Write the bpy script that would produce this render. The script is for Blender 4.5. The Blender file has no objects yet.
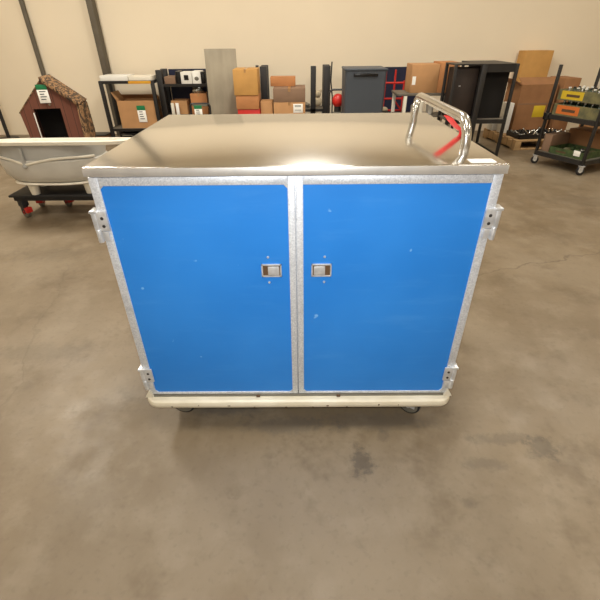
import bpy, bmesh, math, random
from mathutils import Vector, Matrix
random.seed(7)
S = bpy.context.scene
C = S.collection
PI = math.pi

# ------------------------------------------------------------------ materials
def lin(c):
    return tuple(((v/255)/12.92 if v/255 <= .04045 else ((v/255+.055)/1.055)**2.4) for v in c)

def mat(name, rgb, rough=.6, metal=0., var=.0, scale=8., bump=0., rgb2=None, spec=.5, bscale=None, stretch=(1, 1, 1), detail=4):
    m = bpy.data.materials.new(name); m.use_nodes = True
    nt = m.node_tree; N = nt.nodes; L = nt.links
    b = N['Principled BSDF']
    col = (*lin(rgb), 1)
    b.inputs['Roughness'].default_value = rough
    b.inputs['Metallic'].default_value = metal
    b.inputs['Specular IOR Level'].default_value = spec
    tc = N.new('ShaderNodeTexCoord'); mp = N.new('ShaderNodeMapping')
    mp.inputs['Scale'].default_value = stretch
    L.new(tc.outputs['Object'], mp.inputs['Vector'])
    n = N.new('ShaderNodeTexNoise'); n.inputs['Scale'].default_value = scale; n.inputs['Detail'].default_value = detail
    L.new(mp.outputs['Vector'], n.inputs['Vector'])
    r = N.new('ShaderNodeValToRGB')
    if rgb2 is None:
        k = 1-var; rgb2c = (col[0]*k, col[1]*k, col[2]*k, 1)
    else: rgb2c = (*lin(rgb2), 1)
    r.color_ramp.elements[0].position = .35; r.color_ramp.elements[1].position = .65
    r.color_ramp.elements[0].color = rgb2c; r.color_ramp.elements[1].color = col
    L.new(n.outputs['Fac'], r.inputs['Fac']); L.new(r.outputs['Color'], b.inputs['Base Color'])
    if bump:
        n2 = N.new('ShaderNodeTexNoise'); n2.inputs['Scale'].default_value = bscale or scale*3
        L.new(mp.outputs['Vector'], n2.inputs['Vector'])
        bp = N.new('ShaderNodeBump'); bp.inputs['Strength'].default_value = bump; bp.inputs['Distance'].default_value = .01
        L.new(n2.outputs['Fac'], bp.inputs['Height']); L.new(bp.outputs['Normal'], b.inputs['Normal'])
    return m

def emis(name, rgb, s):
    m = bpy.data.materials.new(name); m.use_nodes = True
    b = m.node_tree.nodes['Principled BSDF']
    b.inputs['Emission Color'].default_value = (*lin(rgb), 1); b.inputs['Emission Strength'].default_value = s
    return m

class G:                                   # tiny node-graph helper for the floor
    def __init__(s, nt): s.nt = nt
    def m(s, op, a, b=None, c=None, clamp=False):
        n = s.nt.nodes.new('ShaderNodeMath'); n.operation = op; n.use_clamp = clamp
        for i, v in enumerate((a, b, c)):
            if v is None: continue
            if isinstance(v, (int, float)): n.inputs[i].default_value = v
            else: s.nt.links.new(v, n.inputs[i])
        return n.outputs[0]
    def noise(s, vec, scale, detail=4, rough=.5):
        n = s.nt.nodes.new('ShaderNodeTexNoise'); n.inputs['Scale'].default_value = scale
        n.inputs['Detail'].default_value = detail; n.inputs['Roughness'].default_value = rough
        s.nt.links.new(vec, n.inputs['Vector']); return n.outputs['Fac']
    def step(s, v, a, b):                  # smooth 0..1 from a to b
        n = s.nt.nodes.new('ShaderNodeMapRange'); n.interpolation_type = 'SMOOTHSTEP'
        n.inputs['From Min'].default_value = a; n.inputs['From Max'].default_value = b
        s.nt.links.new(v, n.inputs['Value']); return n.outputs['Result']
    def mix(s, f, a, b):
        n = s.nt.nodes.new('ShaderNodeMix'); n.data_type = 'RGBA'
        for i, v in ((0, f), (6, a), (7, b)):
            if isinstance(v, (int, float)): n.inputs[i].default_value = v
            elif isinstance(v, tuple): n.inputs[i].default_value = (*v, 1)
            else: s.nt.links.new(v, n.inputs[i])
        return n.outputs[2]

def floor_material():
    m = bpy.data.materials.new('concrete_floor'); m.use_nodes = True
    nt = m.node_tree; g = G(nt); b = nt.nodes['Principled BSDF']
    tc = nt.nodes.new('ShaderNodeTexCoord'); V = tc.outputs['Object']
    sp = nt.nodes.new('ShaderNodeSeparateXYZ'); nt.links.new(V, sp.inputs[0]); X, Y = sp.outputs[0], sp.outputs[1]
    n1 = g.noise(V, 1.1, 6, .55); n2 = g.noise(V, 6, 6, .6); n3 = g.noise(V, 40, 3); n4 = g.noise(V, 2.6, 5, .7)
    c = g.mix(g.step(n1, .35, .65), lin((112, 97, 76)), lin((128, 114, 94)))
    c = g.mix(g.m('MULTIPLY', g.step(n2, .46, .7), .42), c, lin((140, 127, 108)))
    c = g.mix(g.m('MULTIPLY', g.step(n4, .5, .68), .5), c, lin((92, 77, 57)))
    c = g.mix(g.m('MULTIPLY', g.step(n3, .55, .7), .16), c, lin((84, 72, 56)))
    nz = g.noise(V, 13, 5, .7); nz2 = g.noise(V, 45, 4, .7); nb = g.noise(V, 3, 4)
    def stain_or_shade(c, x, y, rx, ry, amt, col=(70, 63, 54)):  # dark blotch, for oil stains and for shade painted beneath the cart
        dx = g.m('DIVIDE', g.m('SUBTRACT', X, x), rx); dy = g.m('DIVIDE', g.m('SUBTRACT', Y, y), ry)
        d = g.m('SQRT', g.m('ADD', g.m('MULTIPLY', dx, dx), g.m('MULTIPLY', dy, dy)))
        d = g.m('ADD', d, g.m('ADD', g.m('MULTIPLY', g.m('SUBTRACT', nz, .5), 2.4), g.m('MULTIPLY', g.m('SUBTRACT', nz2, .5), 1.6)))
        f = g.m('SUBTRACT', 1., g.step(d, .45, 1.35))
        return g.mix(g.m('MULTIPLY', f, amt), c, lin(col))
    c = stain_or_shade(c, .25, -.19, .045, .07, .62); c = stain_or_shade(c, .36, -.06, .03, .03, .3); c = stain_or_shade(c, .2, -.03, .03, .03, .22)
    c = stain_or_shade(c, 1.0, -.12, .07, .06, .5); c = stain_or_shade(c, .86, -.08, .14, .03, .34); c = stain_or_shade(c, .74, -.2, .08, .03, .3)
    c = stain_or_shade(c, .62, -.36, .03, .02, .3); c = stain_or_shade(c, -.33, .1, .16, .05, .4, (70, 72, 75)); c = stain_or_shade(c, -.05, .0, .2, .05, .3, (70, 72, 75))  # grey-blue entries paint the cart's soft shade onto the floor
    c = stain_or_shade(c, -1.5, 2.9, .5, .25, .25); c = stain_or_shade(c, .35, .02, .25, .05, .25, (70, 72, 75))  # the grey-blue one is more painted shade under the cart
    c = stain_or_shade(c, 3.0, 2.8, .5, .2, .2); c = stain_or_shade(c, -2.0, 1.7, .35, .12, .22); c = stain_or_shade(c, -1.4, .5, .3, .08, .18)
    nn = g.m('MULTIPLY', g.m('SUBTRACT', nb, .5), .35)
    def crack(c, x0, y0, x1, y1, w, amt):
        L_ = math.hypot(x1-x0, y1-y0); ux, uy = (x1-x0)/L_, (y1-y0)/L_
        a = g.m('SUBTRACT', X, x0); bb = g.m('SUBTRACT', Y, y0)
        t = g.m('ADD', g.m('MULTIPLY', a, ux), g.m('MULTIPLY', bb, uy))
        d = g.m('SUBTRACT', g.m('MULTIPLY', a, -uy), g.m('MULTIPLY', bb, -ux))
        d = g.m('ABSOLUTE', g.m('ADD', d, nn))
        f = g.m('SUBTRACT', 1., g.step(d, w*.3, w))
        f = g.m('MULTIPLY', f, g.m('MULTIPLY', g.step(t, 0, .15), g.m('SUBTRACT', 1., g.step(t, L_-.2, L_))))
        return g.mix(g.m('MULTIPLY', f, amt), c, lin((70, 58, 44)))
    c = crack(c, 1.0, 1.25, 3.2, 1.95, .009, .42)
    c = crack(c, -1.3, -.15, -1.75, 1.6, .008, .16)
    c = crack(c, -3.2, 1.2, -1.0, 2.1, .008, .14)
    nt.links.new(c, b.inputs['Base Color'])
    nr = g.step(g.noise(V, 3.3, 5, .65), .3, .75)
    nt.links.new(g.m('ADD', g.m('MULTIPLY', nr, .2), .36), b.inputs['Roughness'])
    b.inputs['Specular IOR Level'].default_value = .4
    bp = nt.nodes.new('ShaderNodeBump'); bp.inputs['Strength'].default_value = .12; bp.inputs['Distance'].default_value = .004
    nt.links.new(n3, bp.inputs['Height']); nt.links.new(bp.outputs['Normal'], b.inputs['Normal'])
    return m

def galv_material():
    m = bpy.data.materials.new('galvanised_steel'); m.use_nodes = True
    nt = m.node_tree; g = G(nt); b = nt.nodes['Principled BSDF']
    tc = nt.nodes.new('ShaderNodeTexCoord'); V = tc.outputs['Object']
    vo = nt.nodes.new('ShaderNodeTexVoronoi'); vo.inputs['Scale'].default_value = 260; nt.links.new(V, vo.inputs['Vector'])
    sp = nt.nodes.new('ShaderNodeSeparateColor'); nt.links.new(vo.outputs['Color'], sp.inputs[0])
    n = g.noise(V, 14, 5, .7)
    c = g.mix(sp.outputs[0], lin((196, 200, 206)), lin((226, 229, 233)))
    c = g.mix(g.m('MULTIPLY', g.step(n, .5, .7), .35), c, lin((168, 171, 176)))
    nt.links.new(c, b.inputs['Base Color'])
    b.inputs['Metallic'].default_value = .45
    nt.links.new(g.m('ADD', g.m('MULTIPLY', sp.outputs[1], .15), .38), b.inputs['Roughness'])
    return m

def blue_material():
    m = bpy.data.materials.new('blue_door_panel'); m.use_nodes = True
    nt = m.node_tree; g = G(nt); b = nt.nodes['Principled BSDF']
    tc = nt.nodes.new('ShaderNodeTexCoord'); V = tc.outputs['Object']
    mp = nt.nodes.new('ShaderNodeMapping'); mp.inputs['Scale'].default_value = (1.2, 1, 7); nt.links.new(V, mp.inputs['Vector'])
    n = g.noise(mp.outputs[0], 3.2, 6, .6); n2 = g.noise(V, 2.1, 3); n3 = g.noise(V, 22, 2)
    c = g.mix(g.step(n2, .35, .65), lin((31, 119, 202)), lin((40, 127, 210)))
    c = g.mix(g.m('MULTIPLY', g.step(n, .5, .8), .12), c, lin((110, 180, 240)))
    c = g.mix(g.m('MULTIPLY', g.step(n3, .74, .78), .5), c, lin((150, 200, 240)))
    nt.links.new(c, b.inputs['Base Color']); b.inputs['Roughness'].default_value = .38
    return m

def steel_top_material():
    m = bpy.data.materials.new('stainless_steel'); m.use_nodes = True
    nt = m.node_tree; g = G(nt); b = nt.nodes['Principled BSDF']
    tc = nt.nodes.new('ShaderNodeTexCoord'); V = tc.outputs['Object']
    mp = nt.nodes.new('ShaderNodeMapping'); mp.inputs['Scale'].default_value = (1, 14, 14); nt.links.new(V, mp.inputs['Vector'])
    n = g.noise(mp.outputs[0], 9, 4, .6); n2 = g.noise(V, 3, 4)
    c = g.mix(n, lin((244, 243, 240)), lin((253, 253, 252)))
    nt.links.new(c, b.inputs['Base Color']); b.inputs['Metallic'].default_value = 1
    nt.links.new(g.m('ADD', g.m('MULTIPLY', n2, .08), .125), b.inputs['Roughness'])
    bp = nt.nodes.new('ShaderNodeBump'); bp.inputs['Strength'].default_value = .03; bp.inputs['Distance'].default_value = .001
    nt.links.new(n, bp.inputs['Height']); nt.links.new(bp.outputs['Normal'], b.inputs['Normal'])
    return m

def camo_material():
    m = bpy.data.materials.new('bark_camouflage'); m.use_nodes = True
    nt = m.node_tree; g = G(nt); b = nt.nodes['Principled BSDF']
    tc = nt.nodes.new('ShaderNodeTexCoord'); V = tc.outputs['Object']
    mp = nt.nodes.new('ShaderNodeMapping'); mp.inputs['Scale'].default_value = (5, 1.0, 1.6); nt.links.new(V, mp.inputs['Vector'])
    n = g.noise(mp.outputs[0], 9, 5, .65); n2 = g.noise(mp.outputs[0], 14, 4)
    c = g.mix(g.step(n, .42, .58), lin((66, 48, 34)), lin((156, 120, 82)))
    c = g.mix(g.step(n2, .56, .62), c, lin((34, 26, 20)))
    c = g.mix(g.m('MULTIPLY', g.step(n2, .30, .38), -1.), c, c)
    nt.links.new(c, b.inputs['Base Color']); b.inputs['Roughness'].default_value = .8
    return m

def plank_material(name, a, bcol, w, axis=0):
    m = bpy.data.materials.new(name); m.use_nodes = True
    nt = m.node_tree; g = G(nt); b = nt.nodes['Principled BSDF']
    tc = nt.nodes.new('ShaderNodeTexCoord'); V = tc.outputs['Object']
    sp = nt.nodes.new('ShaderNodeSeparateXYZ'); nt.links.new(V, sp.inputs[0])
    mp = nt.nodes.new('ShaderNodeMapping'); mp.inputs['Scale'].default_value = (10, 10, 1.2); nt.links.new(V, mp.inputs['Vector'])
    n = g.noise(mp.outputs[0], 4, 5, .6)
    c = g.mix(n, lin(a), lin(bcol))
    fr = g.m('FRACT', g.m('DIVIDE', g.m('ADD', sp.outputs[axis], 10.), w))
    f = g.m('LESS_THAN', fr, .07)
    c = g.mix(g.m('MULTIPLY', f, .7), c, lin(tuple(v*.4 for v in a)))
    nt.links.new(c, b.inputs['Base Color']); b.inputs['Roughness'].default_value = .65
    return m

M = dict(
 floor=floor_material(), galv=galv_material(), blue=blue_material(), steel=steel_top_material(), camo=camo_material(),
 wall=mat('painted_wall', (233, 219, 194), .8, var=.05, scale=.7, bump=.05),
 ceil=mat('ceiling_paint', (238, 232, 216), .85, var=.04, scale=1),
 chrome=mat('chrome', (220, 220, 218), .16, 1., var=.05),
 tube=mat('polished_tube', (205, 203, 198), .24, 1., var=.02, scale=6),
 bright=mat('bright_zinc', (228, 230, 232), .35, .6, var=.25, scale=40),
 vinyl=mat('cream_bumper_vinyl', (222, 214, 194), .45, rgb2=(206, 196, 172), scale=7),
 rust=mat('rust_spot', (96, 70, 44), .8, var=.3),
 rubber=mat('black_rubber', (32, 32, 34), .6, var=.2),
 black=mat('black_metal', (34, 32, 31), .45, .0, var=.2, scale=12),
 blackg=mat('black_gloss', (24, 24, 26), .25, var=.2),
 dark=mat('dark_brown_board', (48, 36, 30), .6, var=.35, scale=5),
 grey=mat('grey_metal', (120, 116, 104), .5, .2, var=.15),
 column=mat('column_grey_paint', (98, 90, 76), .6, var=.15),
 shelf=mat('grey_shelf_board', (112, 104, 92), .55, var=.2, scale=6),
 wood=plank_material('stained_wood', (96, 54, 40), (118, 70, 52), .09),
 hole=mat('black_and_inside_shade', (20, 17, 15), .9),  # near-black: shade inside the dog house, also the black case
 white=mat('white_plastic', (232, 230, 222), .5, var=.04),
 paper=mat('white_paper', (245, 243, 236), .7, var=.02),
 green=mat('green_tag', (22, 120, 72), .5, var=.1),
 ink=mat('ink', (70, 78, 80), .6),
 tub=mat('grey_moulded_resin', (204, 200, 190), .5, var=.12, scale=5),
 tubin=mat('grey_resin_recess', (178, 177, 172), .55, var=.1, scale=5),
 cream=mat('cream_rim', (228, 221, 204), .5, var=.05),
 red=mat('red_paint', (196, 38, 30), .4, var=.15),
 strap=mat('red_fabric_strap', (226, 48, 44), .6, var=.1),
 card=mat('cardboard', (184, 138, 92), .8, var=.12, scale=6, bump=.05),
 card2=mat('brown_cardboard', (150, 106, 68), .8, var=.15, scale=6),
 card3=mat('grey_brown_cardboard', (134, 106, 84), .8, var=.12, scale=6),
 cardy=mat('yellow_cardboard', (196, 148, 82), .8, var=.12, scale=6),
 cardo=mat('orange_cardboard', (182, 124, 76), .8, var=.12, scale=6),
 tape=mat('packing_tape', (168, 126, 80), .3, var=.1),
 slate=mat('slate_plastic', (66, 72, 80), .5, var=.08, scale=3),
 navy=mat('navy_sheet', (20, 26, 56), .6, var=.3, scale=3),
 yellow=mat('yellow_label', (206, 176, 40), .5, var=.08),
 orange=mat('orange_label', (206, 110, 44), .5, var=.1),
 olive=mat('olive_carton', (118, 112, 74), .6, rgb2=(84, 84, 60), scale=14),
 foil=mat('silver_foil', (170, 170, 164), .25, .8, var=.4, scale=30),
 glassg=mat('green_bottle', (44, 60, 44), .15, var=.2),
 pallet=plank_material('pallet_wood', (176, 142, 98), (196, 162, 116), .14, 1),
 board=mat('grey_beige_board', (158, 148, 128), .6, rgb2=(140, 131, 113), scale=2.5, stretch=(3, 1, 1)),
 leaf=mat('green_wrap', (74, 92, 48), .6, rgb2=(48, 64, 34), scale=20),
 plush=mat('pale_fabric', (206, 190, 160), .9, var=.2, scale=14),
 lip=mat('brushed_steel_lip', (222, 220, 216), .42, .75, var=.12, scale=5, stretch=(3, 1, 1)),
 tube_light=emis('lamp_diffuser', (255, 246, 228), 9.),
)

# ------------------------------------------------------------------ mesh builder
class MB:
    def __init__(s): s.bm = bmesh.new()
    def _add(s, t, mtx=None):
        if mtx is not None: bmesh.ops.transform(t, matrix=mtx, verts=t.verts)
        me = bpy.data.meshes.new('t'); t.to_mesh(me); t.free(); s.bm.from_mesh(me); bpy.data.meshes.remove(me); return s
    def box(s, x0, x1, y0, y1, z0, z1, bev=0., seg=2, mtx=None):
        t = bmesh.new(); bmesh.ops.create_cube(t, size=1)
        for v in t.verts:
            v.co = Vector(((x0+x1)/2+v.co.x*(x1-x0), (y0+y1)/2+v.co.y*(y1-y0), (z0+z1)/2+v.co.z*(z1-z0)))
        if bev: bmesh.ops.bevel(t, geom=t.edges[:], offset=bev, segments=seg, affect='EDGES', profile=.5)
        return s._add(t, mtx)
    def cyl(s, p0, p1, r0, r1=None, n=16, bev=0.):
        p0, p1 = Vector(p0), Vector(p1); r1 = r0 if r1 is None else r1
        t = bmesh.new(); bmesh.ops.create_cone(t, cap_ends=True, segments=n, radius1=r0, radius2=r1, depth=(p1-p0).length)
        if bev:
            ed = [e for e in t.edges if abs(e.verts[0].co.z-e.verts[1].co.z) < 1e-6]
            bmesh.ops.bevel(t, geom=ed, offset=bev, segments=2, affect='EDGES', profile=.5)
        q = Vector((0, 0, 1)).rotation_difference(p1-p0)
        return s._add(t, Matrix.Translation((p0+p1)/2) @ q.to_matrix().to_4x4())
    def tube(s, pts, r, n=12, cap=True, flat=None):
        pts = [Vector(p) for p in pts]; t = bmesh.new(); rings = []; nrm = None
        for i, p in enumerate(pts):
            d = (pts[min(i+1, len(pts)-1)]-pts[max(i-1, 0)]).normalized()
            if nrm is None:
                a = Vector((0, 0, 1)) if abs(d.z) < .9 else Vector((1, 0, 0)); nrm = (a-d*a.dot(d)).normalized()
            else: nrm = (nrm-d*nrm.dot(d)).normalized()
            bi = d.cross(nrm); fa, fb = (flat or (1, 1))
            rings.append([t.verts.new(p+nrm*math.cos(2*PI*k/n)*r*fa+bi*math.sin(2*PI*k/n)*r*fb) for k in range(n)])
        for a, b in zip(rings, rings[1:]):
            for k in range(n): t.faces.new((a[k], a[(k+1) % n], b[(k+1) % n], b[k]))
        if cap: t.faces.new(rings[0][::-1]); t.faces.new(rings[-1])
        return s._add(t)
    def loft(s, rings, cap=True, capend=True):
        t = bmesh.new(); R = [[t.verts.new(Vector(p)) for p in r] for r in rings]; n = len(R[0])
        for a, b in zip(R, R[1:]):
            for k in range(n): t.faces.new((a[k], a[(k+1) % n], b[(k+1) % n], b[k]))
        if cap: t.faces.new(R[0][::-1])
        if capend: t.faces.new(R[-1])
        return s._add(t)
    def prism(s, poly, y0, y1, bev=0.):                  # polygon in x,z extruded along y
        t = bmesh.new(); a = [t.verts.new((x, y0, z)) for x, z in poly]; b = [t.verts.new((x, y1, z)) for x, z in poly]
        n = len(poly); t.faces.new(a); t.faces.new(b[::-1])
        for k in range(n): t.faces.new((a[k], b[k], b[(k+1) % n], a[(k+1) % n]))
        bmesh.ops.recalc_face_normals(t, faces=t.faces)
        if bev: bmesh.ops.bevel(t, geom=t.edges[:], offset=bev, segments=2, affect='EDGES', profile=.5)
        return s._add(t)
    def ball(s, c, r, sc=(1, 1, 1), u=14, v=9):
        t = bmesh.new(); bmesh.ops.create_uvsphere(t, u_segments=u, v_segments=v, radius=r)
        return s._add(t, Matrix.Translation(c) @ Matrix.Diagonal((*sc, 1)))
    def build(s, name, m, parent=None, smooth=True):
        bmesh.ops.recalc_face_normals(s.bm, faces=s.bm.faces)
        me = bpy.data.meshes.new(name)
        if smooth:
            for f in s.bm.faces: f.smooth = True
            for e in s.bm.edges:
                if len(e.link_faces) == 2 and e.calc_face_angle(0) > math.radians(35): e.smooth = False
        s.bm.to_mesh(me); s.bm.free()
        o = bpy.data.objects.new(name, me); C.objects.link(o); me.materials.append(M[m] if isinstance(m, str) else m)
        if parent: o.parent = parent
        return o

def tag(o, label, cat, group=None):
    o['label'] = label; o['category'] = cat
    if group: o['group'] = group
    return o
def thing(name, label, cat, loc=(0, 0, 0), rz=0, group=None):
    o = bpy.data.objects.new(name, None); C.objects.link(o); o.location = loc; o.rotation_euler = (0, 0, rz)
    o.empty_display_size = .1
    return tag(o, label, cat, group)
def struct(o): o['kind'] = 'structure'; return o
def at(o, loc, rz=0): o.location = loc; o.rotation_euler = (0, 0, rz); return o
def copy_tree(o, parent=None):
    c = o.copy(); C.objects.link(c); c.parent = parent
    for ch in list(o.children): copy_tree(ch, c)
    return c
def arc(c, r, a0, a1, n, ax):                            # arc in the plane of two unit vectors
    u, v = Vector(ax[0]), Vector(ax[1]); c = Vector(c)
    return [c+u*r*math.cos(a0+(a1-a0)*i/n)+v*r*math.sin(a0+(a1-a0)*i/n) for i in range(n+1)]

# ------------------------------------------------------------------ the room
X0, X1, Y0, Y1, ZC = -6.5, 7.0, -7.0, 6.45, 4.2
struct(MB().box(X0, X1, Y0, Y1, -.1, 0).build('floor', 'floor'))
struct(MB().box(X0-.1, X1+.1, Y1, Y1+.12, -.1, ZC+.1).build('wall_back', 'wall'))
struct(MB().box(X0-.12, X0, Y0, Y1, -.1, ZC+.1).build('wall_left', 'wall'))
struct(MB().box(X1, X1+.12, Y0, Y1, -.1, ZC+.1).build('wall_right', 'wall'))
struct(MB().box(X0-.1, X1+.1, Y0-.12, Y0, -.1, ZC+.1).build('wall_front', 'wall'))
struct(MB().box(X0-.1, X1+.1, Y0, Y1, ZC, ZC+.1).build('ceiling', 'ceil'))

# steel column and conduit against the back wall
struct(MB().box(-3.165, -3.075, 6.30, 6.445, 0, ZC, .006).build('trim_1', 'column'))
struct(MB().cyl((-4.17, 6.40, 0), (-4.17, 6.40, ZC), .035, n=14).build('trim_2', 'column'))

# ceiling luminaires
def light_fixture(x, y, lab, power, first=[None]):
    if first[0] is None:
        t = thing('ceiling_light', lab, 'ceiling light', (x, y, ZC), 0, 'ceiling lights')
        MB().box(-.32, .32, -.65, .65, -.07, 0, .005).build('housing', 'white', t)
        MB().box(-.28, .28, -.61, .61, -.08, -.071, .002).build('diffuser', 'tube_light', t)
        first[0] = t
    else:
        t = copy_tree(first[0]); t.location = (x, y, ZC); t['label'] = lab
    d = bpy.data.lights.new('lamp', 'AREA'); d.shape = 'RECTANGLE'; d.size = .56; d.size_y = 1.22; d.energy = power
    d.color = (1., .945, .845)
    lo = bpy.data.objects.new('lamp_light', d); C.objects.link(lo); lo.location = (x, y, ZC-.10)
P = 48
light_fixture(-3.4, 3.3, 'ceiling light above the grey tub, left side', P*2.5)
light_fixture(.2, 3.3, 'ceiling light just behind the blue cabinet', P*2.4)
light_fixture(3.8, 3.3, 'ceiling light above the rolling rack, right side', P*1.3)
light_fixture(-3.4, -.4, 'ceiling light left of the blue cabinet', P*.9)
light_fixture(.2, -.4, 'ceiling light just in front of the blue cabinet doors', P*.8)
light_fixture(3.8, -.4, 'ceiling light right of the blue cabinet', P*.7)
light_fixture(-3.4, -4.2, 'ceiling light at the front left of the room', P*.4)
light_fixture(.2, -4.2, 'ceiling light at the front middle of the room', P*.4)
light_fixture(3.8, -4.2, 'ceiling light at the front right of the room', P*.4)

# ------------------------------------------------------------------ the blue cart
cart = thing('service_cart', 'large rolling cabinet with two blue doors, galvanised frames and stainless top', 'cart')
MB().box(-.613, .613, .022, .895, .165, 1.088, .004).build('cabinet_body', 'galv', cart)
MB().box(-.617, .617, -.016, .919, 1.091, 1.120, .0035, 3).build('countertop', 'steel', cart)
MB().box(-.6165, .6165, -.0172, -.0155, 1.0925, 1.1165, .0006).build('front_lip', 'lip', cart)
# doors
def door(sx, label=None):
    xo, xi, z0, z1 = .6155, .0015, .192, 1.086
    po, pi, pz0, pz1 = .587, .0235, .2025, 1.060
    b = MB(); gus = []
    lo = lambda a, c: (min(a*sx, c*sx), max(a*sx, c*sx))
    for (a, c, e, f) in ((po, xo, z0, z1), (xi, pi, z0, z1), (pi, po, pz1, z1), (pi, po, z0, pz0)):
        x0, x1 = lo(a, c); b.box(x0, x1, 0, .02, e, f, .0015)
    for (cx, cz, dx, dz) in ((po, pz1, -1, -1), (pi, pz1, 1, -1), (po, pz0, -1, 1), (pi, pz0, 1, 1)):
        if sx > 0 and cz == pz1 : continue
        pts = [(cx*sx, cz), ((cx+dx*.011)*sx, cz), (cx*sx, cz+dz*.011)]
        gus.append(pts)
    d = b.build('door', 'galv', cart)
    for pts in gus: MB().prism(pts, -.0005, .006).build('corner_clip', 'bright', d)
    x0, x1 = lo(po, pi)
    MB().box(x0, x1, .004, .019, pz0, pz1).build('door_panel', 'blue', d)
    # recessed paddle latch
    lx0, lx1 = .050, .118; c0, c1 = .745, .793
    q = MB()
    for (a, c, e, f) in ((lx0, lx1, c1-.005, c1), (lx0, lx1, c0, c0+.005), (lx0, lx0+.005, c0, c1), (lx1-.005, lx1, c0, c1)):
        u0, u1 = lo(a, c); q.box(u0, u1, -.002, .004, e, f, .001)
    q.build('latch_bezel', 'bright', d)
    u0, u1 = lo(lx0+.004, lx1-.004); MB().box(u0, u1, .0015, .0036, c0+.004, c1-.004).build('latch_recess', 'rust', d)
    u0, u1 = lo(lx0+.008, lx0+.046); MB().box(u0, u1, -.004, .002, c0+.008, c1-.008, .0015).build('latch_paddle', 'bright', d)
    for zz in (.722, .818):
        cx = sx*.094; MB().cyl((cx, .0045, zz), (cx, .0005, zz), .0045, .0035, 10).build('screw', 'bright', d)
    return d
door(-1); door(1)
MB().box(-.6145, .6145, -.002, .03, .160, .188, .003).build('bottom_rail', 'grey', cart)
# hinges
def hinge(sx, z0, z1, low):
    lo = lambda a, c: (min(a*sx, c*sx), max(a*sx, c*sx))
    b = MB(); x0, x1 = lo(.582, .626)
    zm = z0+(z1-z0)*.38
    b.box(*lo(.586, .624), -.0075, -.0005, zm, z1, .002)                    # leaf on the door
    b.box(*lo(.620, .634), -.010, .012, zm, z1, .003)                       # wrapped side of the leaf
    b.box(*lo(.612, .638), -.012, .03, z1-.006, z1+.003, .003)              # hooked top
    b.box(*lo(.594, .616), -.0065, -.0005, z0+.004, zm-.003, .002)          # lower knuckle plate
    h = b.build('hinge', 'bright', cart); h.location.x = -sx*.008*low
    MB().cyl((sx*.6245, -.005, z0), (sx*.6245, -.005, zm+.004), .0085, n=16, bev=.002).build('hinge_pin', 'bright', h)
    for k, zz in enumerate((zm+.016, z1-.022)):
        MB().cyl((sx*.603, -.0075, zz), (sx*.603, -.010, zz), .0055, .004, 10).build('screw', 'black', h)
for sx in (-1, 1):
    hinge(sx, .880, .983, 0); hinge(sx, .226, .333, 1)
    # corner bracket where the frame meets the bumper
    b = MB(); x0, x1 = (sx*.585, sx*.625) if sx > 0 else (sx*.625, sx*.585)
    b.prism([(sx*.602, .235), (sx*.592, .196), (sx*.624, .196)], -.022, -.012)
    b.build('corner_bracket', 'vinyl', cart)
# base deck and wrap-around bumper
MB().box(-.60, .60, .0, .90, .140, .163, .003).build('base_deck', 'grey', cart)
def rrect(hx, y0, y1, z, r, n=7):
    pts = []
    for (cx, cy, a) in ((hx-r, y1-r, 0), (-hx+r, y1-r, PI/2), (-hx+r, y0+r, PI), (hx-r, y0+r, 1.5*PI)):
        for i in range(n+1):
            t = a+PI/2*i/n; pts.append((cx+r*math.cos(t), cy+r*math.sin(t), z))
    return pts
prof = [(-.030, .142), (-.008, .136), (.004, .139), (.010, .147), (.012, .160), (.008, .173), (0, .179), (-.03, .178)]
rings = [rrect(.622+o, -.022-o, .918+o, z, .045+o) for o, z in prof]
rings.append(rings[0])
MB().loft(rings, cap=False, capend=False).build('bumper', 'vinyl', cart)
for (x, w) in ((-.52, .008), (-.41, .005), (-.285, .014), (-.18, .006), (-.05, .01), (.06, .005), (.12, .012), (.2, .006), (.33, .008), (.41, .004)):
    zz = .146+random.random()*.02; MB().ball((x, -.0335, zz), .5, (w, .003, .005+random.random()*.004), 8, 6).build('rust_mark', 'rust', cart)
for x in (-.165, .165): MB().box(x-.008, x+.008, -.012, -.0035, .183, .190, .001).build('rust_mark', 'rust', cart)
# casters
def caster(x, y, rz):
    e = MB()
    e.box(-.05, .05, -.04, .04, .130, .140, .002); e.cyl((0, 0, .112), (0, 0, .130), .024)
    for s_ in (-1, 1): e.box(s_*.021-.002, s_*.021+.002, -.03, .022, .045, .113, .001)
    e.box(-.023, .023, -.03, .022, .108, .114, .001)
    e.cyl((-.026, 0, .05), (.026, 0, .05), .008)
    f = e.build('caster', 'bright', cart); f.location = (x, y, 0); f.rotation_euler = (0, 0, rz)
    MB().cyl((-.015, 0, .05), (.015, 0, .05), .05, n=28, bev=.005).build('wheel', 'rubber', f)
    MB().cyl((-.0165, 0, .05), (.0165, 0, .05), .042, n=28, bev=.003).build('wheel_disc', 'grey', f)
caster(-.515, .088, 1.45); caster(.495, .078, 1.0); caster(-.5, .78, .1); caster(.5, .78, -.2)
# handle
def handle_pts():
    A, B = Vector((.520, .095, 1.119)), Vector((.495, .66, 1.119)); ha, hb = .099, .108; r = .068
    up = Vector((0, 0, 1)); TA, TB = A+up*ha, B+up*hb; d = (TB-TA).normalized(); n = 10
    def bend(c, a, b_):                     # rounded corner at c from direction a to direction b_
        p, q = c+a*r, c+b_*r
        return [(p*(1-t)**2+c*1.42*t*(1-t)+q*t*t)/((1-t)**2+1.42*t*(1-t)+t*t) for t in [i/n for i in range(n+1)]]
    return [A, A+up*(ha-r)*.5]+bend(TA, -up, d)+bend(TB, -d, -up)+[B+up*(hb-r)*.5, B]
MB().tube(handle_pts(), .0145, 24).build('push_handle', 'tube', cart)

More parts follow.
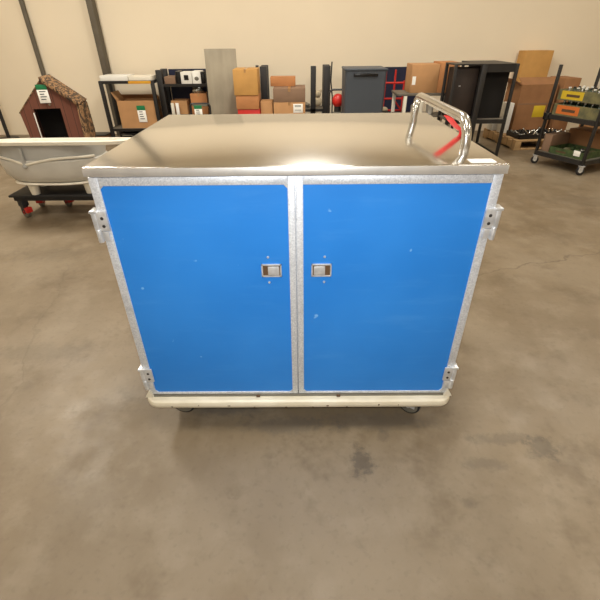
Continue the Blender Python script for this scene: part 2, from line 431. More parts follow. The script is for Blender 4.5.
# paper and strap on the top
tag(MB().prism([(.512, 1.1205), (.586, 1.1205), (.586, 1.1215), (.512, 1.1215)], .0, .040).build('paper_label', 'paper'),
    'small blank white paper lying at the front right corner of the steel top', 'paper')
# red strap between handle bar and the right edge of the top
b = MB()
p0, p1 = Vector((.519, .300, 1.200)), Vector((.612, .410, 1.133))
pts = [p0+(p1-p0)*t+Vector((0, 0, -.004*math.sin(PI*t))) for t in [i/10 for i in range(11)]]
b.tube(arc((.508, .300, 1.216), .0165, -PI*.5, PI*.5, 10, ((.98, .1, 0), (0, 0, 1))), .010, 8, flat=(.15, 1))
b.tube(pts, .014, 10, flat=(.18, 1)); b.tube([p1, p1+Vector((.008, .006, -.006)), p1+Vector((.0105, .008, -.03))], .012, 10, flat=(.18, 1))
tag(b.build('strap', 'strap'), 'red strap slung from the tubular handle to the steel top edge', 'strap')

# ------------------------------------------------------------------ left background
# post of a stand at the far left
t = thing('floor_stand', 'black metal stand post with collar at far left against the wall', 'stand', (-4.93, 6.12, 0))
MB().cyl((0, 0, .02), (0, 0, 1.5), .028, n=12).build('pole', 'black', t)
MB().cyl((0, 0, .50), (0, 0, .56), .045, n=12, bev=.004).build('collar', 'grey', t)
MB().cyl((0, 0, 0), (0, 0, .02), .16, .14, n=24).build('base', 'black', t)

# dog house
dh = thing('dog_house', 'brown wooden dog house with bark-camouflage roof behind the grey tub', 'dog house', (-3.085, 4.30, 0), math.radians(13))
W, D_, ZE, ZA = .33, .42, .735, 1.0
b = MB()      # front with door opening: pieces around the opening
ox0, ox1, oz0, oz1 = -.17, .135, .14, .70
wallpoly = [(-W, .03), (ox0, .03), (ox0, oz1), (ox1, oz1), (ox1, .03), (W, .03), (W, ZE), (0, ZA), (-W, ZE)]
ZL = .66
b.prism([(-W+.05, .03), (ox0, .03), (ox0, oz1), (-W, ZL)], 0, .02)
b.prism([(ox1, .03), (W-.03, .03), (W, ZE), (ox1, oz1)], 0, .02)
b.prism([(-W, ZL), (ox0, oz1), (ox1, oz1), (W, ZE), (0, ZA)], 0, .02)
b.box(ox0, ox1, 0, .02, .03, oz0)
b.build('front_wall', 'wood', dh)
b = MB(); b.prism([(-W+.05, .03), (W-.03, .03), (W, ZE), (0, ZA), (-W, ZL)], D_-.02, D_); b.build('back_wall', 'wood', dh)
MB().prism([(W-.05, .03), (W-.03, .03), (W, ZE-.01), (W-.02, ZE-.01)], .02, D_-.02).build('side_wall', 'camo', dh)
MB().prism([(-W+.05, .03), (-W+.07, .03), (-W+.02, ZL-.01), (-W, ZL-.01)], .02, D_-.02).build('side_wall', 'wood', dh)
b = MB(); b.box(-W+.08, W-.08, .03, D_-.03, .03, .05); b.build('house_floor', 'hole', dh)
b = MB(); b.box(-W+.1, W-.1, .30, .32, .05, .74); b.build('inner_shade_board', 'hole', dh)  # added dark board standing in for the shade inside the opening
def roof_slab(s_):
    ze = ZE if s_ > 0 else ZL
    n = Vector((s_*(ZA-ze), 0, W)).normalized()
    th = .035 if s_ > 0 else .012; e = .02 if s_ > 0 else .004
    p = [(0, ZA), (s_*(W+e), ze-e*(ZA-ze)/W), (s_*(W+e)+n.x*th, ze-e*(ZA-ze)/W+n.z*th), (0, ZA+th/n.z)]
    return MB().prism(p, -.03 if s_ > 0 else -.006, D_+.03, .004)
roof_slab(1).build('roof', 'camo', dh); roof_slab(-1).build('roof', 'camo', dh)
# camouflage cladding down the right side
b = MB(); b.prism([(W+.036, ZE-.02), (W+.002, ZE), (W-.028, .03), (W+.02, .03), (W+.045, ZE*.5)], -.02, D_+.03, .008); b.build('side_cladding', 'camo', dh)
for s_ in (-.012,):
    MB().box(ox0-.012, ox0, -.006, 0, .30, .66, .001).build('door_trim', 'white', dh)
MB().cyl((.03, 0, .745), (.03, -.012, .745), .012, n=10).build('hook', 'chrome', dh)
def price_tag(loc, rz, w, h, lab, tilt=0.):
    t = thing('price_tag', lab, 'tag', loc, rz)
    t.rotation_euler = (tilt, 0, rz)
    MB().box(-w/2, w/2, -.003, 0, -h, -h*.28, .0005).build('tag_card', 'paper', t)
    MB().box(-w/2, w/2, -.0035, .0005, -h*.28, 0, .0005).build('tag_header', 'green', t)
    b = MB()
    for k in range(4):
        z = -h*(.40+.14*k); b.box(-w*.3, w*(.1+.2*random.random()), -.0045, -.003, z, z+h*.05)
    b.build('printed_lines', 'ink', t)
    return t
price_tag((-3.085, 4.285, .965), math.radians(13), .12, .20, 'green-topped white tag on the dog house gable')

# moulded tub on a dolly
def sring(cx, cy, z, a, bb, e=3.2, n=48, sl=0.):
    out = []
    for k in range(n):
        t_ = 2*PI*k/n; c_, s_ = math.cos(t_), math.sin(t_)
        y = cy+bb*math.copysign(abs(s_)**(2/e), s_)
        out.append((cx+a*math.copysign(abs(c_)**(2/e), c_), y, z-sl*y))
    return out
tb = thing('moulded_tub', 'pale grey moulded tub with cream rim and swag relief, standing on the dolly', 'tub', (-2.22, 2.62, 0))
E_ = 2.7
MB().loft([sring(0, 0, .325, .28, .12, E_), sring(0, 0, .332, .34, .17, E_), sring(0, 0, .36, .39, .205, E_), sring(0, 0, .42, .435, .235, E_), sring(0, 0, .50, .455, .248, E_), sring(0, 0, .54, .465, .25, E_), sring(0, 0, .55, .455, .24, E_)]).build('basin', 'tub', tb)
MB().loft([sring(0, 0, .545, .45, .235, E_), sring(0, 0, .60, .46, .240, E_, sl=.05), sring(0, 0, .64, .47, .250, E_, sl=.14), sring(0, 0, .641, .42, .20, E_, sl=.14), sring(0, 0, .57, .40, .18, E_, sl=.05), sring(0, 0, .56, .3, .12, E_)]).build('upper_band', 'tubin', tb)
MB().loft([sring(.10, 0, .640, .60, .255, 5, sl=.14), sring(.10, 0, .643, .625, .272, 5, sl=.14), sring(.10, 0, .668, .63, .275, 5, sl=.14), sring(.10, 0, .674, .62, .268, 5, sl=.14), sring(.10, 0, .673, .55, .21, 5, sl=.14), sring(.10, 0, .638, .53, .19, 5, sl=.14)], cap=False, capend=False).build('rim', 'cream', tb)
MB().loft([sring(0, 0, .326, .30, .15, E_), sring(0, 0, .318, .36, .185, E_), sring(0, 0, .332, .39, .215, E_), sring(0, 0, .345, .375, .20, E_)], cap=False, capend=False).build('bottom_lip', 'cream', tb)
def swag(x0, z0, x1, z1, sag, n=14):
    pts = []
    for i in range(n+1):
        u = i/n; x = x0+(x1-x0)*u; z = z0+(z1-z0)*u+sag*math.sin(PI*u)
        yy = -.248*(max(0, 1-abs(x/.463)**E_))**(1/E_)
        pts.append((x, yy, z))
    return MB().tube(pts, .011, 8)
swag(-.13, .515, .43, .565, .025).build('swag_moulding', 'cream', tb); swag(-.13, .515, -.43, .57, .02).build('swag_moulding', 'cream', tb)
b = MB(); b.tube([(-.125, -.256, .655), (-.13, -.25, .59), (-.135, -.252, .525)], .013, 8, flat=(1, .6)); b.ball((-.135, -.252, .505), .02); b.build('strut', 'tubin', tb)
for (x, y) in ((-.20, -.13), (.29, -.10), (-.26, .12), (.26, .12)):
    MB().cyl((x, y, .225), (x, y, .345), .036, .050, n=14, bev=.004).build('foot', 'cream', tb)

dl = thing('dolly', 'low black dolly with red casters carrying the grey tub', 'dolly', (-2.30, 2.64, 0))
MB().box(-.36, .50, -.19, .22, .205, .225, .003).build('platform', 'rubber', dl)
b = MB(); b.box(-.34, .46, -.16, -.12, .165, .205); b.box(-.34, .46, .14, .18, .165, .205); b.box(-.34, -.30, -.12, .14, .165, .205); b.box(.42, .46, -.12, .14, .165, .205); b.build('frame', 'rubber', dl)
def dcast(x, y, rz):
    e = MB(); e.box(-.03, .03, -.035, .035, .110, .165, .002)
    for s_ in (-1, 1): e.box(s_*.022-.002, s_*.022+.002, -.02, .025, .04, .112)
    f = e.build('caster', 'rubber', dl); f.location = (x, y, 0); f.rotation_euler = (0, 0, rz)
    MB().cyl((-.017, .0, .05), (.017, .0, .05), .05, n=20, bev=.004).build('wheel', 'grey', f)
    MB().cyl((-.024, .0, .05), (.024, .0, .05), .018, n=12).build('hub', 'red', f)
    MB().box(-.03, .03, -.065, -.03, .05, .10, .006).build('brake_pedal', 'red', f)
dcast(-.29, -.13, 1.1); dcast(-.03, .155, 1.0); dcast(.43, .13, .3); dcast(-.30, .16, .2)

# shelving helpers
def rack(name, label, loc, w, d, h, shelves, post=.035, mpost='black', mshelf='shelf', rz=0, cat='shelving unit', posts=((0, 0), (1, 0), (0, 1), (1, 1)), th=.03):
    t = thing(name, label, cat, loc, rz)
    for (i, j) in posts:
        x, y = i*(w-post), j*(d-post); MB().box(x, x+post, y, y+post, 0, h, .003).build('post', mpost, t)
    for z in shelves:
        b = MB(); b.box(post*.5, w-post*.5, .004, d-.004, z, z+.008); s_ = b.build('shelf', mshelf, t)
        b = MB(); b.box(post, w-post, 0, .012, z-th, z+.008); b.box(post, w-post, d-.012, d, z-th, z+.008); b.box(0.002, .014, post, d-post, z-th, z+.008); b.box(w-.014, w-.002, post, d-post, z-th, z+.008)
        b.build('shelf_rail', mpost, s_)
    return t
def carton(label, loc, w, d, h, m='card', rz=0, tape=True, group=None, name='cardboard_box'):
    t = thing(name, label, 'box', loc, rz, group)
    MB().box(0, w, 0, d, 0, h, .004).build('carton_body', m, t)
    if tape:
        MB().box(w*.46, w*.54, -.0008, d+.0008, h-.04, h+.0008).build('packing_tape', 'tape', t)
    return t
def open_carton(label, loc, w, d, h, m='card', rz=0, flaps=(25, 25, 60, 60), name='cardboard_box'):
    t = thing(name, label, 'box', loc, rz); k = .006
    b = MB(); b.box(0, w, 0, k, 0, h); b.box(0, w, d-k, d, 0, h); b.box(0, k, k, d-k, 0, h); b.box(w-k, w, k, d-k, 0, h); b.box(k, w-k, k, d-k, 0, k)
    b.build('carton_body', m, t)
    fl = min(w, d)*.42
    for i, a in enumerate(flaps):
        if a is None: continue
        a = math.radians(a)
        if i == 0: mt = Matrix.Translation((0, 0, h)) @ Matrix.Rotation(a, 4, 'X'); bx = (0, w, -fl, 0)
        if i == 1: mt = Matrix.Translation((0, d, h)) @ Matrix.Rotation(-a, 4, 'X'); bx = (0, w, 0, fl)
        if i == 2: mt = Matrix.Translation((0, 0, h)) @ Matrix.Rotation(-a, 4, 'Y'); bx = (-fl, 0, k, d-k)
        if i == 3: mt = Matrix.Translation((w, 0, h)) @ Matrix.Rotation(a, 4, 'Y'); bx = (0, fl, k, d-k)
        MB().box(*bx, -.002, .002, mtx=mt).build('flap', m, t)
    return t

# table-height rack at left with open box
rk1 = rack('storage_rack', 'low black rack right of the dog house, open cardboard box on bottom shelf', (-3.06, 5.82, 0), .84, .40, .87, (.185, .862), .05)
open_carton('open cardboard box with a green-topped tag, on the bottom shelf of the left rack', (-2.86, 5.86, .194), .58, .32, .40, 'card', .0, (None, -150, -62, 160))
b = MB(); b.box(-.16, .16, 0, .004, 0, .14); 
t = price_tag((-2.50, 5.852, .525), 0, .13, .24, 'green-topped white tag on the open cardboard box in the left rack')
carton('flat cream carton lying on top of the left rack, left end', (-3.03, 5.84, .871), .42, .34, .07, 'white', 0, False)
carton('flat cream carton lying on top of the left rack, right end', (-2.60, 5.86, .871), .35, .34, .06, 'cream', 0, False)
MB().box(.46, .80, -.012, -.001, .832, .868, .002).build('orange_strip', mat('orange_yellow_strip', (214, 160, 40), .5, rgb2=(206, 90, 30), scale=3), rk1)
b = MB(); b.box(0, .26, 0, .24, 0, .10, .004); t = thing('crate', 'small brown crate on the floor at the foot of the left rack', 'crate', (-3.38, 5.75, 0)); b.build('crate_body', 'card2', t)
MB().box(-.01, .27, -.01, .25, .10, .115, .003).build('lid', 'black', t)
for i, (x, c, lab) in enumerate(((-2.93, 'blackg', 'black glossy case on the floor under the left rack, left one'), (-2.62, 'black', 'dark bin on the floor under the left rack, right one'))):
    t = thing('storage_bin', lab, 'bin', (x, 5.86, 0)); MB().box(0, .26, 0, .3, 0, .12, .02).build('bin_body', c, t)
    MB().tube([(.04, -.004, .06), (.06, -.03, .09), (.2, -.03, .09), (.22, -.004, .06)], .008, 8).build('handle', 'grey', t)

# rack with navy sheet
rack('storage_rack', 'tall dark rack lined with navy sheet, holding small boxes', (-2.215, 5.98, 0), .85, .36, 1.0, (.36, .80), .09)
tag(MB().box(-2.12, -1.44, 6.37, 6.385, .02, .99).build('backing_sheet', 'navy'), 'navy sheet hanging at the back of the tall dark rack', 'sheet')
carton('low brown box on the top shelf of the navy rack, left end', (-2.10, 6.0, .809), .17, .26, .10, 'card3', 0, False)
for i, (x, w, h, m_, lab) in enumerate(((-1.89, .07, .17, 'blackg', 'narrow black box on the top shelf of the navy rack'), (-1.81, .17, .16, 'white', 'wide white box on the top shelf beside the narrow black one'), (-1.63, .13, .17, 'paper', 'white box near the right end of the navy rack top shelf'), (-1.50, .05, .16, 'blackg', 'slim dark box at the right end of the navy rack top shelf'))):
    x -= .03
    t = carton(lab, (x, 6.0, .809), w, .24, h, m_, 0, False, name='product_box')
MB().box(.05, .12, -.0015, 0, .05, .12).build('printed_patch', 'blackg', bpy.data.objects['product_box.001'])
MB().ball((.065, -.001, .07), .035, (1, .05, .8)).build('printed_patch', 'grey', bpy.data.objects['product_box.002'])
open_carton('small open cardboard box with white papers on the lower shelf of navy rack', (-2.06, 6.03, .369), .25, .24, .20, 'card', 0, (None, None, None, None))
for i, (x, lab) in enumerate(((-2.06, 'pale leaflet standing against the small open box, left one'), (-1.985, 'pale leaflet standing against the small open box, right one'))):
    tag(at(MB().box(0, .05, 0, .008, 0, .17, .001).build('leaflet', 'paper' if i else 'cream'), (x, 5.988, .369)), lab, 'leaflet')
carton('orange-brown cardboard box on the lower shelf of the navy rack', (-1.735, 6.0, .369), .26, .28, .30, 'cardo', 0, True)
t = thing('paper_bag', 'crumpled grey bag on top of the orange-brown box in the navy rack', 'bag', (-1.63, 6.12, .67))
MB().loft([sring(0, 0, 0, .085, .06, 2.5, 12), sring(.005, 0, .03, .10, .07, 2, 12), sring(0, .005, .06, .075, .06, 3, 12), sring(.01, 0, .085, .095, .05, 2, 12)]).build('bag_body', 'foil', t)

# tubular chair in front of it
ch = thing('tubular_chair', 'black tubular chair with grey top rail in front of the navy rack', 'chair', (-1.43, 5.25, 0))
b = MB(); b.tube([(-.14, .02, .0), (-.14, .0, .50)]+arc((-.10, 0, .58), .04, PI, PI/2, 5, ((1, 0, 0), (0, 0, 1)))+arc((.10, 0, .58), .04, PI/2, 0, 5, ((1, 0, 0), (0, 0, 1)))+[(.14, 0, .5), (.14, .02, 0)], .014, 10)
b.build('back_frame', 'black', ch)
MB().box(-.11, .11, -.012, .012, .585, .625, .008).build('top_rail', 'grey', ch)
MB().box(-.15, .15, -.01, .36, .40, .43, .01).build('seat', 'black', ch)
for x in (-.13, .13): MB().cyl((x, .34, 0), (x, .34, .40), .012, n=10).build('leg', 'black', ch)
price_tag((-1.46, 5.2385, .60), 0, .11, .17, 'green-topped white tag hanging on the black tubular chair')

# leaning board
t = MB().box(0, .46, 0, .03, 0, 1.28, .004).build('leaning_board', 'board'); t.location = (-1.37, 5.62, 0); t.rotation_euler = (-.10, 0, 0)
t.location = (-1.39, 5.66, 0.003)
tag(t, 'tall grey-beige board leaning back beside the stacked yellow boxes', 'board')

# stack of boxes
g_ = None
carton('bottom red-brown box of the stack beside the leaning board', (-.89, 5.22, 0), .32, .4, .545, 'red', 0, False)
carton('orange-brown middle box of the stack beside the leaning board', (-.90, 5.21, .546), .32, .42, .18, 'cardo', 0, False)
carton('yellow-brown top box of the stack beside the leaning board', (-.915, 5.20, .727), .335, .42, .32, 'cardy', 0, True)

# rack behind boxes
rk3 = rack('storage_rack', 'black rack with low shelf against the wall behind the grey-brown boxes', (-.60, 5.88, 0), 1.07, .40, 1.04, (.44,), .105)
MB().box(-.09, -.045, .30, .36, 0, 1.04, .003).build('post', 'black', rk3); MB().box(.77, .85, .0, .06, 0, 1.04, .003).build('post', 'black', rk3); MB().box(-.10, .0, .28, .37, .43, .45).build('shelf_bracket', 'black', rk3)
tag(at(MB().tube([(.02, 0, .006), (.0, 0, .3), (-.0, 0, .62), (-.03, .01, .85), (-.02, .02, 1.1)], .010, 8).build('cable', 'rubber'), (.50, 5.75, 0)), 'thin black cable hanging beside the red canister', 'cable')
for (x, w, h, m_, lab) in ((-.08, .24, .09, 'foil', 'silvery wrapped bundle on the black rack shelf, right of the label box'), ):
    t = thing('wrapped_bundle', lab, 'bundle', (x, 6.04 if x < .3 else 6.16, .449)); MB().loft([sring(w/2, 0, 0, w/2, .08, 3, 16), sring(w/2, 0, h*.6, w*.52, .085, 2.3, 16), sring(w*.45, 0, h, w*.25, .04, 2, 16)]).build('bundle_body', m_, t)
t = thing('soft_toy', 'pale soft toy sitting on the black rack shelf by the wall', 'toy', (.29, 6.14, .449))
MB().ball((0, 0, .075), .07, (1, .8, 1)).build('body', 'plush', t); MB().ball((0, -.01, .185), .052).build('head', 'plush', t)
for s_ in (-1, 1): MB().ball((s_*.045, 0, .232), .02).build('ear', 'plush', t)
t = thing('bundle', 'black bag lying on the floor between the box stacks', 'bag', (-.475, 5.68, 0)); MB().loft([sring(0, 0, 0, .10, .1, 2.6, 14), sring(0, 0, .3, .10, .1, 2.3, 14), sring(.01, 0, .52, .06, .06, 2, 14), sring(.015, 0, .60, .03, .04, 2, 14)]).build('bag_body', 'rubber', t)

# grey brown boxes with label
carton('bottom brown cardboard box with a white label, right of the black bag', (-.37, 5.18, 0), .45, .5, .635, 'card', 0, True)
lb = [o for o in bpy.data.objects if o.get('label', '').startswith('bottom brown cardboard')][0]
MB().box(.28, .415, -.0015, 0, .50, .615, .0005).build('shipping_label', 'paper', lb)
for z in (.59, .575, .53): MB().box(.30, .39, -.002, -.0014, z, z+.008).build('printed_line', 'ink', lb)
carton('grey-brown cardboard box stacked on the box with the white label', (-.37, 5.18, .636), .45, .5, .175, 'card3', 0, True)
carton('thin tan box lying on the back of the grey-brown box', (-.42, 5.46, .812), .36, .2, .12, 'cardo', 0, False)
carton('pale cardboard box standing on the floor left of the label box', (-.56, 5.25, 0), .17, .26, .64, 'card', 0, False)

# red canister in tubular frame
t = thing('portable_canister', 'red canister in a black tubular frame beside the slate bin', 'canister', (.535, 5.12, 0))
MB().cyl((0, 0, .02), (0, 0, .52), .075, n=20, bev=.02).build('grey_drum', 'grey', t)
MB().ball((0, 0, .66), .082, (1, 1, 1.1)).build('red_tank', 'red', t); MB().cyl((0, 0, .5), (0, 0, .62), .05, n=16).build('neck', 'black', t)
b = MB(); b.tube([(-.12, -.03, 0), (-.125, -.03, .62)]+arc((-.065, -.03, .74), .06, PI, PI/2, 5, ((1, 0, 0), (0, 0, 1)))+[(.1, -.03, .80)], .013, 10)
b.tube([(-.12, .1, 0), (-.12, .1, .6), (-.12, -.03, .62)], .013, 10); b.tube([(-.12, -.03, .25), (.12, -.03, .25)], .011, 8); b.tube([(.12, -.03, 0), (.12, -.03, .79)], .013, 10); b.build('tubular_frame', 'black', t)

# slate bin
t = thing('slate_bin', 'tall dark slate-grey plastic bin standing behind the cabinet top', 'bin', (.565, 4.52, 0))
MB().loft([rrect(.235, 0, .46, 0, .03), rrect(.255, -.01, .48, 1.0, .035), rrect(.258, -.012, .482, 1.06, .035)]).build('bin_body', 'slate', t)
for o in t.children: o.location = (.255, 0, 0)
b = MB(); b.box(-.262+.255, .262+.255, -.018, .49, 1.06, 1.085, .008); b.build('lid', 'slate', t)
MB().box(.10, .40, -.022, -.012, 1.00, 1.035, .005).build('handle', 'blackg', t)

# red wire rack with navy sheet behind
tag(MB().box(1.18, 1.92, 6.20, 6.215, .0, 1.0).build('backing_sheet', 'navy'), 'navy sheet hanging behind the red wire frame', 'sheet')
t = thing('red_wire_frame', 'red tubular frame with crossbars in front of navy sheet', 'frame', (1.26, 5.60, 0))
b = MB()
for x in (.0, .14, .28): MB().tube([(x, 0, 0), (x, 0, 1.0 if x < .2 else .86)], .014, 8).build('upright', 'red', t)
for z in (.35, .46, .62, .83): MB().tube([(-.04, 0, z), (.30, 0, z)], .014, 8).build('crossbar', 'red', t)
b = MB(); b.tube([(.14, 0, .62), (.28, 0, .46)], .012, 8); b.build('brace', 'red', t)
b = MB(); 
for x in (0, .28): b.box(x-.02, x+.02, -.12, .12, 0, .02)
b.build('feet', 'red', t)
t = thing('parts_bin', 'small dark bin with pale top beside the slate bin, below the red frame', 'bin', (1.15, 5.2, 0))
MB().box(0, .13, 0, .25, 0, .50, .01).build('bin_body', 'black', t); MB().ball((.07, .08, .52), .055, (1, 1, .6)).build('pale_cap', 'plush', t)

# workbench with cream legs
wb = thing('work_bench', 'grey-topped bench with cream legs carrying two cardboard boxes', 'bench', (1.33, 4.98, 0))
MB().box(0, .80, 0, .45, .725, .755, .004).build('bench_top', 'shelf', wb)
for (x, y) in ((.09, .0), (.74, .0), (.02, .40), (.74, .40), (.32, .0)): MB().box(x, x+.045, y, y+.045, 0, .725, .003).build('leg', 'cream', wb)
MB().box(.02, .78, .05, .40, .45, .47, .003).build('lower_shelf', 'shelf', wb)
carton('wide cardboard box with white sticker on the grey bench', (1.50, 5.02, .756), .36, .36, .34, 'card', 0, False)
MB().box(.015, .06, -.001, 0, .10, .20).build('sticker', 'paper', bpy.data.objects[[o.name for o in bpy.data.objects if o.get('label', '').startswith('wide cardboard box with white')][0]])
carton('second cardboard box on the grey bench, beside the black shelving', (1.865, 5.02, .756), .255, .36, .36, 'cardo', 0, False)
for i, (x, m_, lab) in enumerate(((1.62, 'white', 'white jug on the lower shelf of the grey bench'), (1.84, 'paper', 'pale plastic jug on the bench lower shelf, nearest the black shelving'))):
    t = thing('jug', lab, 'jug', (x, 5.15, .4705)); MB().cyl((0, 0, 0), (0, 0, .13), .05, n=16, bev=.01).build('jug_body', m_, t); MB().cyl((0, 0, .13), (0, 0, .165), .02, n=12).build('cap', 'red', t)

# ------------------------------------------------------------------ right background
# black shelving unit
su = thing('shelving_unit', 'tall black metal shelving unit with grey shelf, right behind the cabinet', 'shelving unit', (2.03, 4.55, 0))
MB().box(.21, .275, 0, .06, 0, 1.12, .003).build('post', 'black', su)
MB().box(.625, .66, 0, .035, 0, 1.12, .003).build('post', 'black', su)
MB().box(-.125, -.09, .36, .395, 0, 1.12, .003).build('post', 'black', su)
MB().box(-.125, -.09, 0, .035, 0, 1.12, .003).build('post', 'black', su)
MB().box(.21, .245, .74, .77, 0, 1.12, .003).build('post', 'black', su)
MB().box(.625, .66, .74, .77, 0, 1.12, .003).build('post', 'black', su)
b = MB(); b.box(.2, .66, .01, .76, .475, .49); b.box(-.12, .2, .01, .39, .475, .49); s_ = b.build('shelf', 'shelf', su)
b = MB(); b.box(.275, .625, 0, .014, .44, .49); b.box(-.09, .21, 0, .014, .44, .49); b.build('shelf_rail', 'black', s_)
b = MB(); b.box(.2, .66, .01, .76, 1.105, 1.12); b.box(-.12, .2, .01, .39, 1.105, 1.12); s_ = b.build('shelf', 'black', su)
b = MB(); b.box(.275, .625, 0, .014, 1.03, 1.12); b.build('shelf_rail', 'black', s_)
MB().box(.632, .652, .035, .74, .03, .055).build('floor_rail', 'black', su)
t = carton('tall dark brown cabinet standing on the shelf left of the thick black post', (1.955, 4.63, .4905), .285, .30, .58, 'dark', 0, False, name='dark_cabinet')
MB().box(.06, .085, -.004, 0, .38, .388, .001).build('door_pull', 'bright', t)
MB().box(.02, .265, -.003, 0, .02, .56, .001).build('door', 'dark', t)
carton('large black case on the shelf of the black shelving unit', (2.32, 4.66, .4905), .32, .60, .60, 'hole', 0, False, name='equipment_case')
for i, (x, lab) in enumerate(((2.95, 'white carton on the back of the pallet, left one'), (3.08, 'white carton on the back of the pallet, right one'))):
    pass

# pallet with goods
pr = math.radians(6)
pl = thing('pallet', 'wooden pallet on the floor between black shelving and black cart', 'pallet', (3.10, 4.98, 0), pr)
for k, y in enumerate((0, .21, .42, .63, .84)): MB().box(0, 1.0, y, y+.12, .115, .135, .002).build('deck_board', 'pallet', pl)
for x in (0, .45, .9): MB().box(x, x+.09, .0, .96, .022, .115, .002).build('runner', 'pallet', pl)
for y in (0, .42, .84): MB().box(0, 1.0, y, y+.12, 0, .022, .002).build('bottom_board', 'pallet', pl)
open_carton('big open cardboard box with a yellow label, standing on the pallet', (3.24, 5.50, .136), .56, .4, .66, 'card2', pr, (-150, None, -28, None))
bb_ = [o for o in bpy.data.objects if o.get('label', '').startswith('big open cardboard')][0]
MB().box(.27, .45, -.0015, 0, .22, .38, .0005).build('yellow_label', 'yellow', bb_)
MB().box(.005, .57, -.0025, .0, .40, .412).build('tape_line', 'card3', bb_)
for i, (x, y, w, lab) in enumerate(((3.10, 5.50, .10, 'pale green and white carton left of the big open box on the pallet'), (3.03, 5.72, .12, 'white carton at the back left corner of the pallet'))):
    carton(lab, (x, y, .136), w, .16, .2 if i else .42, 'white', pr, False, name='product_box')
carton('tall light orange carton standing between the big open box and the wall', (3.50, 6.20, 0), .46, .2, 1.2, 'cardy', pr, False)
carton('plain cardboard box standing on the pallet right of the big open box', (3.86, 5.52, .136), .24, .38, .74, 'card2', pr, False)
# metal parts tray on the pallet
random.seed(3)
t = thing('parts_tray', 'shallow black tray of metal parts at the front of the pallet', 'tray', (3.17, 5.05, .136), pr)
b = MB(); b.box(0, .78, 0, .36, 0, .01); b.box(0, .78, 0, .012, 0, .06); b.box(0, .78, .348, .36, 0, .06); b.box(0, .012, 0, .36, 0, .06); b.box(.768, .78, 0, .36, 0, .06); b.build('tray_body', 'black', t)
for k in range(24):
    ci, cj = k % 8, k//8; x, y = .065+ci*.093, .07+cj*.11; a = (k*1.9) % PI; l = .034
    p0 = Vector((x-l*math.cos(a), y-l*math.sin(a), .030)); p1 = Vector((x+l*math.cos(a), y+l*math.sin(a), .040+.05*random.random()))
    m_ = MB(); m_.cyl(p0, p1, .012+.006*random.random(), n=10, bev=.002); m_.ball(p1, .018, u=10, v=7)
    o = tag(m_.build('metal_part', ('foil', 'black', 'chrome', 'foil')[k % 4]), 'loose metal part in the shallow black tray', 'metal part', 'metal parts in the tray')
    o.location = (3.17, 5.05, .136); o.rotation_euler = (0, 0, pr)

# black cart with crates: A near-left foot, B far-left foot
A = Vector((3.32, 3.70)); ang = math.radians(26)            # x axis of the cart, its long side runs back
bc = thing('rolling_rack', 'black two-tier rolling rack loaded with trays of bottles at right edge', 'cart', (A.x, A.y, 0), ang)
WX, WY = .80, .66
for (i, j) in ((0, 0), (1, 0), (0, 1), (1, 1)):
    x, y = i*(WX-.03), j*(WY-.03); MB().box(x, x+.03, y, y+.03, .11, 1.12, .002).build('post', 'black', bc)
for z in (.13, .565):
    b = MB(); b.box(.02, WX-.02, .02, WY-.02, z+.02, z+.03); s_ = b.build('shelf', 'grey', bc)
    b = MB(); b.box(.03, WX-.03, -.004, .02, z-.02, z+.03); b.box(.03, WX-.03, WY-.02, WY+.004, z-.02, z+.03); b.box(-.004, .02, .03, WY-.03, z-.02, z+.03); b.box(WX-.02, WX+.004, .03, WY-.03, z-.02, z+.03); b.build('shelf_rail', 'black', s_)
MB().box(-.02, .05, WY-.06, WY+.01, .53, .61, .008).build('clamp', 'blackg', bc)
for (x, y) in ((.02, .02), (WX-.02, .02), (.02, WY-.02), (WX-.02, WY-.02)):
    e = MB(); e.box(-.03, .03, -.03, .03, .10, .11); 
    for s_ in (-1, 1): e.box(s_*.02-.002, s_*.02+.002, -.02, .025, .04, .10)
    f = e.build('caster', 'bright', bc); f.location = (x, y, 0); f.rotation_euler = (0, 0, .9)
    MB().cyl((-.016, 0, .045), (.016, 0, .045), .045, n=20, bev=.004).build('wheel', 'rubber', f); MB().cyl((-.019, 0, .045), (.019, 0, .045), .018, n=12).build('hub', 'white', f)
mt = Matrix.Translation((A.x, A.y, 0)) @ Matrix.Rotation(ang, 4, 'Z')
def on(x, y, z): v = mt @ Vector((x, y, z)); return (v.x, v.y, v.z)
def crate(x, y, z, w, d, h, m_, lab, lm):
    t = thing('bottle_tray', lab, 'tray', on(x, y, z), ang)
    k = .006; b = MB(); b.box(0, w, 0, k, 0, h); b.box(0, w, d-k, d, 0, h); b.box(0, k, k, d-k, 0, h); b.box(w-k, w, k, d-k, 0, h); b.box(k, w-k, k, d-k, 0, k); b.build('tray_body', m_, t)
    MB().box(-.0015, 0, d*.42, d*.92, h*.12, h*.9).build('side_label', lm, t); MB().box(-.002, -.001, d*.5, d*.8, h*.35, h*.6).build('label_print', 'rust', t)
    MB().box(w*.1, w*.5, -.0015, 0, h*.15, h*.85).build('front_label', lm, t)
crate(.035, .04, .596, .36, .56, .12, 'olive', 'lower bottle tray with orange side label on the rolling rack', 'orange')
crate(.035, .05, .76, .36, .54, .11, 'olive', 'upper bottle tray with yellow side label on the rolling rack', 'yellow')
crate(.42, .05, .596, .33, .54, .13, 'card2', 'lower brown tray at the right end of the rolling rack', 'olive')
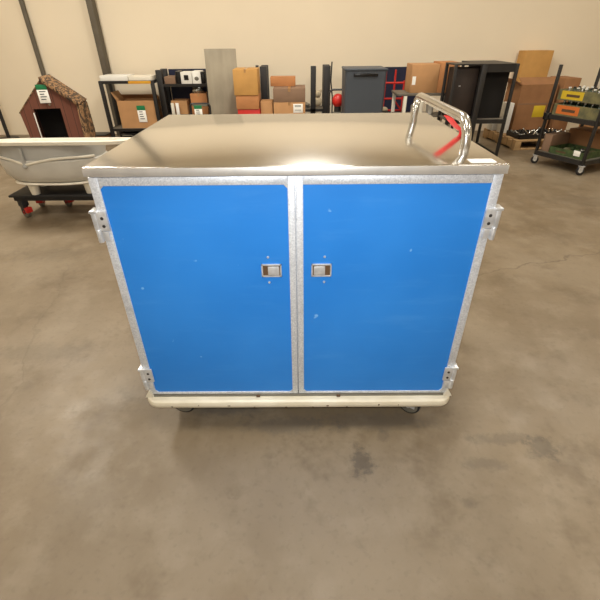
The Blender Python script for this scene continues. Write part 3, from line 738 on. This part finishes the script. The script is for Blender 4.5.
def bottle(x, y, z, h, m_, cap, lab, grp, first={}):
    key = (m_, cap, h)
    if key not in first:
        t = thing('bottle', lab, 'bottle', on(x, y, z), ang, grp)
        MB().loft([sring(0, 0, zz, r, r, 2, 12) for zz, r in ((0, .024), (.004, .027), (h*.6, .027), (h*.75, .014), (h*.9, .012))]).build('glass', m_, t)
        MB().cyl((0, 0, h*.9), (0, 0, h), .015, n=10).build('cap', cap, t); first[key] = t
    else:
        t = copy_tree(first[key]); t.location = on(x, y, z); t['label'] = lab; t['group'] = grp
for i in range(4):
    for j in range(6):
        bottle(.085+i*.085, .09+j*.085, .603, .150, 'glassg', 'foil', 'dark bottle standing in the lower left tray on the rolling rack', 'bottles in the lower tray of the rolling rack')
for i in range(4):
    for j in range(5):
        bottle(.085+i*.085, .10+j*.1, .767, .13, 'glassg' if (i+j) % 2 else 'foil', 'white' if (i*j) % 3 == 0 else 'black', 'small capped bottle in the upper tray on the rolling rack', 'bottles in the upper tray of the rolling rack')
for i in range(3):
    for j in range(5):
        bottle(.48+i*.09, .11+j*.1, .603, .19, 'glassg', 'black', 'dark bottle in the brown tray at the right of the rolling rack', 'bottles in the brown tray of the rolling rack')
# lower shelf goods
crate(.05, .06, .161, .36, .44, .075, 'leaf', 'green tray with white tag on the lower shelf of the rolling rack', 'leaf')
tag(at(MB().box(-.003, 0, 0, .08, 0, .06, .0005).build('white_tag', 'paper'), on(.046, .10, .19), ang), 'small white tag on the green tray of the rolling rack', 'tag')
random.seed(9)
for k in range(9):
    x, y = .11+.115*(k % 3), .13+.13*(k//3)
    o = tag(MB().ball((0, 0, 0), .036, (1.3, .9, .8), 12, 8).build('wrapped_parcel', ('leaf', 'olive', 'foil')[(k*2+k//3) % 3]), 'small wrapped parcel in the green tray on the rolling rack', 'parcel', 'parcels in the green tray')
    v = on(x, y, .197); o.location = v; o.rotation_euler = (0, 0, k*1.3)
carton('brown box with dark lettered side on the lower shelf of the rolling rack', on(.06, .515, .161), .34, .11, .20, 'card3', ang, False)
carton('orange-brown box at the right of the rolling rack lower shelf', on(.45, .08, .161), .28, .5, .24, 'card2', ang, False)
# boxes behind the rolling rack
carton('cream carton on the floor stack behind the rolling rack', (4.25, 4.95, .63), .4, .4, .34, 'cream', .1, False)
carton('tall cardboard box under the cream carton behind the rolling rack', (4.22, 4.92, 0), .46, .46, .629, 'card', .1, False)

# ------------------------------------------------------------------ camera and light
cam = bpy.data.cameras.new('camera'); co = bpy.data.objects.new('camera', cam); C.objects.link(co)
p, r, yw = .5724, -.0101, -.0065
fwd = Vector((math.sin(yw)*math.cos(p), math.cos(yw)*math.cos(p), -math.sin(p))); right = Vector((math.cos(yw), -math.sin(yw), 0)); up = right.cross(fwd)
R_ = right*math.cos(r)+up*math.sin(r); U_ = -right*math.sin(r)+up*math.cos(r)
co.matrix_world = Matrix(((R_.x, U_.x, -fwd.x, .0187), (R_.y, U_.y, -fwd.y, -1.2191), (R_.z, U_.z, -fwd.z, 1.4362), (0, 0, 0, 1)))
cam.sensor_width = 36; cam.sensor_fit = 'HORIZONTAL'; cam.lens = 411.48*36/600; cam.clip_start = .02
S.camera = co
# the camera's flash
fl = bpy.data.lights.new('flash', 'AREA'); fl.shape = 'DISK'; fl.size = .04; fl.energy = 19; fl.color = (.92, .96, 1.)
fo = bpy.data.objects.new('flash', fl); C.objects.link(fo); fo.location = co.matrix_world @ Vector((-.01, .05, .01)); fo.rotation_euler = co.matrix_world.to_euler()

w = bpy.data.worlds.new('world'); S.world = w; w.use_nodes = True
w.node_tree.nodes['Background'].inputs[0].default_value = (1, .95, .85, 1); w.node_tree.nodes['Background'].inputs[1].default_value = .3
S.view_settings.view_transform = 'Standard'; S.view_settings.look = 'None'; S.view_settings.exposure = 0.; S.view_settings.gamma = 1.; S.view_settings.use_curve_mapping = False
